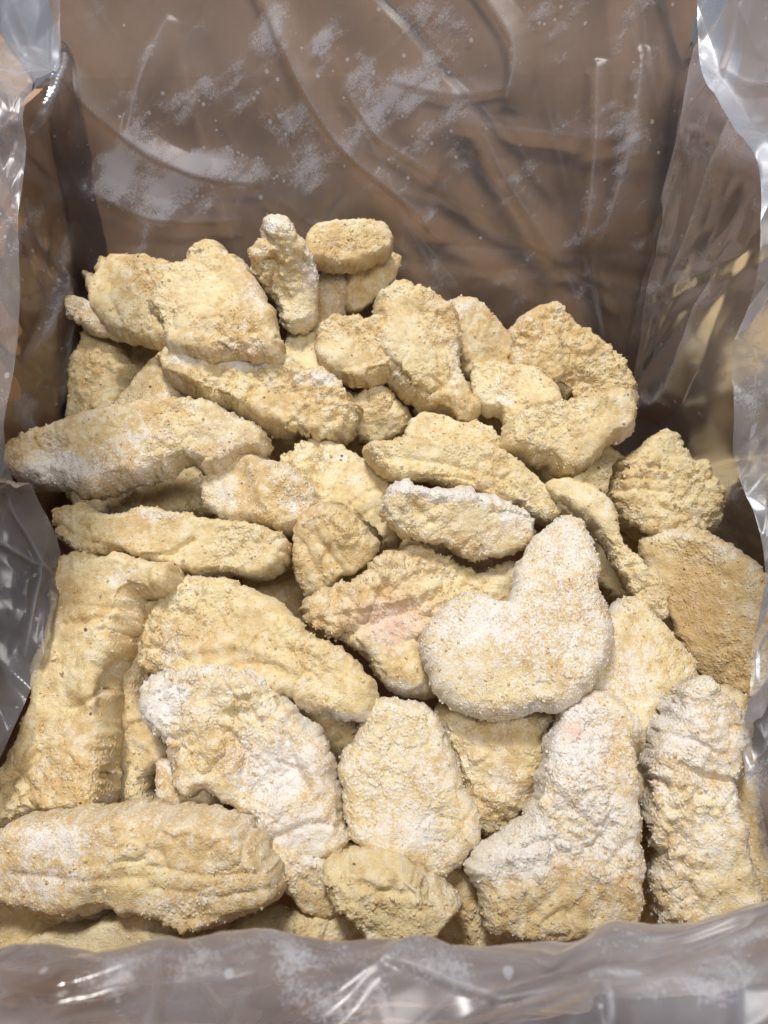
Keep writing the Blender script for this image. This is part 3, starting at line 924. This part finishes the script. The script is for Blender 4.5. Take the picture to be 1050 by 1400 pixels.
piece('plump pale tender with snowy white top edge in the centre of the pile', 22, 2, -8, 28,
      [(520, 696), (524, 676), (534, 662), (552, 657), (580, 660), (612, 664), (646, 670), (680, 680), (706, 690), (722, 704), (727, 724), (718, 744), (696, 754), (668, 758), (640, 766), (618, 756), (596, 742), (566, 738), (540, 728), (524, 714)],
      [('f', 560, 664, 40, 9, 1.0), ('f', 640, 676, 60, 11, 1.1), ('f', 708, 708, 26, 22, .8), ('l', 620, 715, 80, 22, .55), ('c', [(560, 680), (568, 700), (590, 715)], 6, -1.8), ('t', 610, 735, 40, 10, .2)], frost=.2, lump=1.1)
piece('thin twisted strip of breading slanting down the right side', 12, -8, 2, 14,
      [(745, 672), (752, 656), (770, 650), (792, 656), (812, 668), (828, 684), (838, 708), (850, 732), (868, 756), (884, 778), (902, 800), (914, 822), (913, 846), (904, 853), (888, 846), (874, 836), (862, 818), (856, 800), (842, 778), (826, 752), (812, 728), (796, 708), (774, 692), (756, 686)],
      [('l', 800, 690, 40, .4), ('l', 880, 800, 30, .4), ('f', 900, 845, 14, .6), ('c', [(800, 700), (850, 765), (890, 835)], 5, -1.2)], frost=.05, lump=1.3)
piece('ridged tan tender end against the right liner', 2, -4, -4, 28,
      [(836, 660), (840, 640), (856, 622), (880, 606), (904, 598), (920, 610), (938, 632), (956, 650), (970, 672), (974, 704), (966, 728), (940, 740), (905, 742), (874, 738), (850, 718), (836, 690)],
      [('c', [(845, 640), (880, 636), (910, 640)], 3, -1.4), ('c', [(842, 655), (880, 652), (912, 655)], 3, -1.4), ('c', [(842, 672), (880, 668), (912, 672)], 3, -1.4), ('c', [(865, 625), (868, 700)], 3, -.8), ('c', [(890, 620), (892, 710)], 3, -.8), ('f', 960, 690, 16, 30, .2)], frost=.03)
piece('broad brown tender slab, face shade and lit frosted rim put into its colour, standing against the right liner', 2, -26, 0, 16,
      [(876, 745), (886, 732), (906, 724), (930, 722), (952, 728), (976, 732), (990, 740), (1012, 756), (1034, 776), (1052, 800), (1060, 850), (1058, 910), (1048, 960), (1006, 950), (976, 936), (950, 922), (932, 892), (918, 856), (902, 820), (888, 786)],
      [('t', 945, 840, 55, 85, .6), ('f', 920, 730, 40, 12, .8), ('f', 990, 755, 30, 16, .5), ('f', 1030, 820, 14, 50, .6), ('b', 935, 800, 50, 60, -3)], frost=-.05, lump=.6)  # brown patch paints in the face's shade, frost strips whiten the lit rim
# --- centre front
piece('kidney-shaped flat tender coated in white frost, right of centre', 26, 2, 2, 17,
      [(770, 709), (786, 712), (800, 726), (812, 750), (820, 778), (822, 806), (830, 836), (833, 870), (830, 902), (818, 932), (798, 954), (770, 970), (735, 978), (700, 984), (668, 986), (640, 978), (615, 964), (594, 944), (578, 920), (570, 892), (572, 866), (580, 848), (604, 832), (632, 818), (660, 816), (684, 824), (697, 824), (700, 800), (706, 772), (718, 748), (738, 726), (756, 714)],
      [('f', 740, 800, 60, 70, .35), ('f', 640, 850, 60, 30, .35), ('l', 640, 930, 60, 35, .55), ('l', 780, 740, 30, .3), ('f', 700, 975, 90, 10, .4), ('t', 650, 930, 35, 20, .1)], frost=.46, lump=.45, crumbs=1.6, droop=.006)
piece('pinkish torn tender half under the kidney-shaped one, raw patch showing', 8, 0, 2, 20,
      [(416, 830), (430, 815), (455, 806), (478, 802), (496, 786), (516, 766), (545, 754), (575, 752), (605, 757), (636, 772), (670, 782), (696, 786), (706, 820), (690, 860), (640, 900), (600, 950), (560, 952), (528, 938), (508, 912), (470, 880), (432, 858)],
      [('p', 535, 850, 62, 34, .75), ('f', 545, 862, 50, 40, .4), ('l', 540, 785, 45, 20, .5), ('c', [(430, 840), (490, 830), (540, 822), (600, 800)], 6, 2.5), ('c', [(470, 870), (520, 850), (570, 830)], 8, -2.5), ('f', 555, 940, 40, 12, .8), ('t', 520, 805, 30, 8, .3)], frost=.15, lump=1.3)
piece('large curved tender left of centre with a broad tail pointing right', 16, -2, 4, 18,
      [(224, 820), (234, 800), (256, 792), (288, 791), (316, 793), (342, 801), (370, 816), (396, 838), (420, 862), (452, 882), (484, 900), (508, 918), (521, 940), (519, 962), (508, 982), (492, 990), (468, 986), (444, 978), (420, 972), (402, 958), (390, 948), (362, 940), (320, 952), (270, 948), (228, 932), (200, 912), (197, 888), (204, 856), (214, 838)],
      [('t', 440, 900, 70, 26, .22), ('l', 310, 815, 70, 18, .3), ('f', 470, 982, 50, 9, .95), ('f', 230, 880, 22, 40, .5), ('t', 270, 860, 30, 20, .18), ('f', 255, 810, 30, 14, .45), ('c', [(290, 830), (310, 860), (330, 880)], 4, -1), ('c', [(260, 890), (330, 880), (400, 910)], 8, 1.6), ('c', [(280, 930), (330, 905), (385, 920)], 6, -1.2), ('b', 375, 935, 14, 4)], frost=.15, lump=.9)
piece('big crusty frosted tender running down from the curved one, left of centre', 12, 0, -2, 22,
      [(197, 952), (204, 930), (226, 918), (262, 912), (300, 905), (340, 910), (372, 930), (394, 952), (408, 976), (428, 1002), (448, 1022), (460, 1046), (466, 1072), (474, 1096), (472, 1122), (480, 1148), (470, 1168), (440, 1176), (408, 1174), (384, 1160), (366, 1142), (344, 1122), (318, 1106), (300, 1090), (284, 1080), (264, 1086), (246, 1074), (236, 1044), (228, 1016), (208, 990)],
      [('f', 225, 955, 30, 30, .7), ('f', 365, 1060, 50, 60, .65), ('f', 420, 1140, 50, 30, .55), ('f', 215, 990, 22, 30, .4), ('l', 300, 960, 40, .4), ('p', 390, 1070, 40, 30, .18), ('c', [(310, 1000), (335, 1030), (330, 1080)], 5, -1.8), ('c', [(385, 990), (400, 1040), (420, 1080)], 5, -1.2), ('c', [(370, 1150), (420, 1125), (465, 1130)], 5, -1), ('t', 330, 910, 20, .2), ('p', 335, 1030, 8, .6)], frost=.42, lump=1.2)
piece('small lumpy tender end showing below the crusty one, beside the dark gap', -2, -6, 0, 20,
      [(226, 1040), (250, 1050), (280, 1070), (300, 1092), (296, 1120), (260, 1124), (232, 1112), (222, 1080)], frost=.35)
piece('long banded tender lying level at the bottom left corner', 20, -2, 0, 30,
      [(-16, 1165), (-4, 1138), (22, 1124), (60, 1112), (110, 1105), (160, 1102), (210, 1097), (250, 1102), (290, 1112), (325, 1114), (350, 1130), (368, 1158), (384, 1184), (391, 1206), (384, 1228), (356, 1242), (325, 1252), (294, 1264), (262, 1264), (235, 1252), (205, 1242), (160, 1238), (110, 1236), (50, 1232), (-4, 1226), (-18, 1198)],
      [('f', 75, 1150, 45, 26, .75), ('f', 60, 1205, 80, 20, .5), ('f', 230, 1230, 60, 16, .5), ('l', 320, 1180, 50, 40, .2), ('t', 250, 1155, 30, 20, .25), ('c', [(200, 1185), (280, 1200), (380, 1190)], 3, -1.1), ('c', [(210, 1215), (300, 1228), (370, 1215)], 4, -.9), ('c', [(285, 1165), (300, 1150), (340, 1148)], 3, -1.4), ('c', [(20, 1195), (120, 1205), (200, 1200)], 4, -.8), ('c', [(205, 1150), (215, 1120), (260, 1110)], 4, -1)], frost=.18, lump=.9)
piece('dull brown tender underneath the banded one at the bottom left', 0, 0, 0, 20,
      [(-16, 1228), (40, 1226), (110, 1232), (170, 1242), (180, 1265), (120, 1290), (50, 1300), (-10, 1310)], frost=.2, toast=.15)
piece('bright yellow tender lowest at the left, half behind the front liner', 8, 0, 2, 20,
      [(-10, 1312), (20, 1286), (55, 1270), (100, 1260), (150, 1253), (190, 1245), (210, 1243), (222, 1256), (248, 1264), (274, 1278), (270, 1310), (200, 1345), (90, 1360), (0, 1350)], [('l', 130, 1285, 90, 24, .6), ('f', 215, 1250, 14, .3), ('c', [(195, 1270), (240, 1272)], 3, -1.2)], frost=.05)
piece('low tan tender between the banded one and the shaded front one', -2, 4, 0, 20,
      [(312, 1285), (330, 1262), (360, 1252), (395, 1250), (430, 1246), (468, 1236), (500, 1250), (520, 1290), (470, 1330), (380, 1330), (320, 1310)], frost=.15)
piece('tan tender stub below the crusty frosted one near the front', 2, 6, -4, 22,
      [(372, 1150), (410, 1160), (450, 1164), (484, 1160), (500, 1180), (496, 1215), (470, 1236), (436, 1244), (412, 1236), (396, 1208)], [('f', 430, 1180, 40, 20, .4)], frost=.2)
piece('shaded oval tender at the front centre, in front of the smooth frosted one', 14, 2, -2, 26,
      [(442, 1188), (458, 1174), (486, 1170), (520, 1169), (550, 1174), (578, 1186), (604, 1204), (622, 1222), (626, 1240), (610, 1258), (580, 1276), (548, 1292), (514, 1290), (494, 1262), (470, 1230)], [('c', [(470, 1200), (520, 1220), (570, 1225)], 6, -1.3)], frost=.12, lump=1.2)
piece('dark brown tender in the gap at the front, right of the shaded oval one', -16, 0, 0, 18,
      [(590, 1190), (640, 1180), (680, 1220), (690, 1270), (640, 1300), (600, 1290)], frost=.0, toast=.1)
piece('smooth frosty tender shaped like a bell below the tail of the curved one', 8, 0, -4, 20,
      [(470, 1036), (484, 1006), (498, 980), (514, 960), (540, 954), (566, 958), (590, 968), (602, 988), (612, 1020), (622, 1052), (632, 1082), (648, 1106), (658, 1134), (650, 1160), (630, 1180), (606, 1198), (580, 1198), (552, 1184), (520, 1172), (492, 1158), (478, 1134), (470, 1100), (468, 1066)],
      [('l', 545, 1020, 50, 45, .45), ('f', 560, 1130, 70, 40, .3), ('f', 500, 1060, 20, 40, .25), ('t', 560, 1040, 30, .1)], frost=.46, lump=.55, crumbs=1.4)
piece('tender in the shadow of the kidney-shaped one, right of the bell-shaped one', -6, 0, -4, 20,
      [(592, 972), (620, 962), (670, 972), (720, 978), (756, 980), (752, 1020), (742, 1060), (724, 1092), (704, 1120), (680, 1142), (656, 1128), (638, 1092), (618, 1040), (602, 1000)], [('l', 660, 1040, 40, .3), ('f', 690, 1080, 30, .35), ('t', 680, 1105, 14, .3)], frost=.25)
piece('grey frosted slab sloping under the kidney-shaped one toward the right', 6, 12, 2, 16,
      [(820, 860), (832, 834), (852, 820), (868, 824), (886, 842), (908, 862), (928, 888), (943, 914), (936, 938), (916, 962), (898, 984), (884, 1010), (872, 1042), (858, 1060), (830, 1040), (800, 990), (800, 920)],
      [('f', 870, 930, 40, 50, .3), ('t', 850, 880, 30, .1), ('l', 890, 1000, 14, 40, .4)], frost=.38, lump=.5, crumbs=1.5)
piece('long wide tender thick with white frost at the front right of centre', 12, -4, -2, 24,
      [(744, 1018), (754, 996), (774, 972), (800, 954), (828, 946), (852, 962), (864, 990), (870, 1024), (872, 1062), (868, 1104), (868, 1150), (872, 1200), (876, 1240), (862, 1275), (800, 1290), (720, 1290), (664, 1270), (652, 1236), (650, 1210), (640, 1190), (650, 1166), (676, 1144), (704, 1122), (724, 1096), (738, 1060)],
      [('f', 790, 1020, 50, 60, .5), ('f', 720, 1170, 50, 50, .6), ('f', 800, 1120, 60, 60, .35), ('f', 760, 1240, 120, 45, -.35), ('t', 790, 972, 9, 12, .9), ('p', 784, 1000, 18, 16, 1.1), ('f', 784, 1000, 16, -.7), ('t', 786, 996, 8, .6), ('p', 752, 1055, 8, .7), ('p', 765, 1090, 9, .5), ('c', [(730, 1250), (780, 1200), (840, 1130)], 7, -1), ('c', [(780, 1250), (820, 1200), (860, 1150)], 6, -1)], frost=.46, crumbs=1.5)
piece('knobbly frosted tender standing at the front right with a flap over its top half', 14, -2, 0, 26,
      [(884, 1030), (892, 1004), (906, 978), (916, 946), (932, 926), (952, 922), (972, 932), (990, 946), (1004, 968), (1012, 996), (1013, 1040), (1008, 1066), (1000, 1078), (1008, 1110), (1014, 1150), (1024, 1190), (1034, 1230), (1030, 1262), (960, 1275), (906, 1262), (892, 1232), (884, 1200), (892, 1170), (884, 1140), (882, 1108), (888, 1066)],
      [('f', 950, 1000, 60, 65, .5), ('b', 955, 1000, 50, 60, 3), ('c', [(930, 1045), (965, 1062), (1010, 1072)], 5, -3), ('p', 945, 1015, 18, 5, .7), ('t', 950, 1018, 22, 4, .5), ('c', [(925, 1008), (950, 1012), (975, 1030)], 3, -1.5), ('l', 950, 1150, 50, 60, .3), ('t', 940, 1210, 50, 25, .18)], frost=.4, lump=1.3, crumbs=1.5)
piece('tan tender edge squeezed between the flap-topped one and the right liner', 0, -16, 0, 22,
      [(980, 945), (1002, 948), (1022, 975), (1026, 1040), (1034, 1100), (1048, 1160), (1062, 1220), (1040, 1260), (1010, 1240), (1000, 1150), (990, 1050)], [('f', 1005, 985, 20, 40, .5)], frost=.15)
piece('small smooth yellow flake beside the flap-topped tender', 4, -20, -4, 9,
      [(866, 1072), (870, 1048), (880, 1034), (892, 1040), (898, 1075), (890, 1104), (874, 1100)], frost=.05, pale=.6, lump=.5)

# --- buried ones glimpsed in the gaps
for (x, y, rx, ry, a, lift, lab) in (
        (430, 1010, 90, 60, 20, -34, 'buried tender glimpsed in the dark gap under the tail of the large curved one'),
        (215, 1070, 70, 55, -30, -36, 'buried tender in the small black gap above the banded bottom left one'),
        (420, 815, 90, 50, 10, -32, 'buried tender in the gap below the level left one, above the large curved one'),
        (880, 1150, 60, 100, 0, -36, 'buried tender down the dark slot left of the knobbly front right one'),
        (640, 1260, 100, 60, 15, -40, 'deepest brown tender below the front centre gap'),
        (330, 700, 110, 60, 0, -38, 'buried tender in the dark under the big left tender, farthest in'),
        (860, 760, 60, 90, -20, -30, 'buried tender in the gap left of the slanting thin strip'),
        (460, 600, 110, 60, 5, -34, 'buried tender below the long rough one, behind the lumpy centre one'),
        (680, 580, 100, 55, 10, -32, 'buried tender in the black gap below the domed back piece'),
        (800, 660, 90, 55, 30, -32, 'buried tender under the wedge-shaped ribbed one'),
        (700, 1010, 110, 70, 0, -36, 'buried tender in the shadow directly under the kidney-shaped one'),
        (560, 760, 100, 60, 0, -34, 'buried tender under the plump snow-topped one'),
        (170, 500, 90, 55, 20, -34, 'buried tender at the far left corner beneath the bent pale arm')):
    ca, sa = math.cos(math.radians(a)), math.sin(math.radians(a))
    rsd = np.random.RandomState(int(x + y))
    out = []
    for k in range(14):
        th = 2 * math.pi * k / 14
        w = 1 + rsd.uniform(-.14, .14)
        u, v = rx * w * math.cos(th), ry * w * math.sin(th)
        out.append((x + ca * u - sa * v, y + sa * u + ca * v))
    piece(lab, lift - 20, rsd.uniform(-10, 10), rsd.uniform(-6, 6), 22, out, frost=.05, step=.0013, crumbs=.6)


# ------------------------------------------------------------------ loose crumbs fallen on the pile and into the gaps
bpy.context.view_layer.update()
dg = bpy.context.evaluated_depsgraph_get()
rs = np.random.RandomState(5)
cvs, cfs, cnt = [], [], 0
for k in range(5200):
    x, y = rs.uniform(-.165, .165), rs.uniform(.06, .37)
    z0 = .1275 + .366 * (y - .1066) + .035
    hit, loc, nn, fi, ob, mm = sc.ray_cast(dg, Vector((x, y, z0)), Vector((0, 0, -1)), distance=.12)
    if not hit or not ob.name.startswith('breaded') or nn.z < .45:
        continue
    deep = (z0 - .035) - loc.z
    if deep < .006 and rs.rand() > .16:
        continue
    sz = rs.uniform(.0004, .0010) * (1.7 if rs.rand() < .08 else 1)
    rot = np.linalg.qr(rs.normal(size=(3, 3)))[0]
    cvs.append((IV * rs.uniform(.65, 1.25, (12, 1)) * np.array([1, .8, .65])) @ rot * sz + np.array(loc) + np.array([0, 0, sz * .35]))
    cfs.append(IF + cnt * 12)
    cnt += 1
LV = np.vstack(cvs)
n_l = len(LV)
crumb_attrs = {'frost': np.repeat(rs.uniform(-.2, .8, cnt), 12), 'pink': np.zeros(n_l), 'toast': np.repeat(rs.uniform(0, .3, cnt), 12),
               'pale': np.repeat(rs.uniform(0, .6, cnt), 12), 'tone': np.full(n_l, .6), 'mottle': np.full(n_l, .5), 'crust': np.full(n_l, .5)}
o = mesh_obj('loose_crumbs', LV, np.vstack(cfs), M_BREAD, None, crumb_attrs, smooth=False)
o['kind'] = 'stuff'
o['label'] = 'loose crumbs of breading fallen on the pile and into its gaps'
o['category'] = 'crumbs'
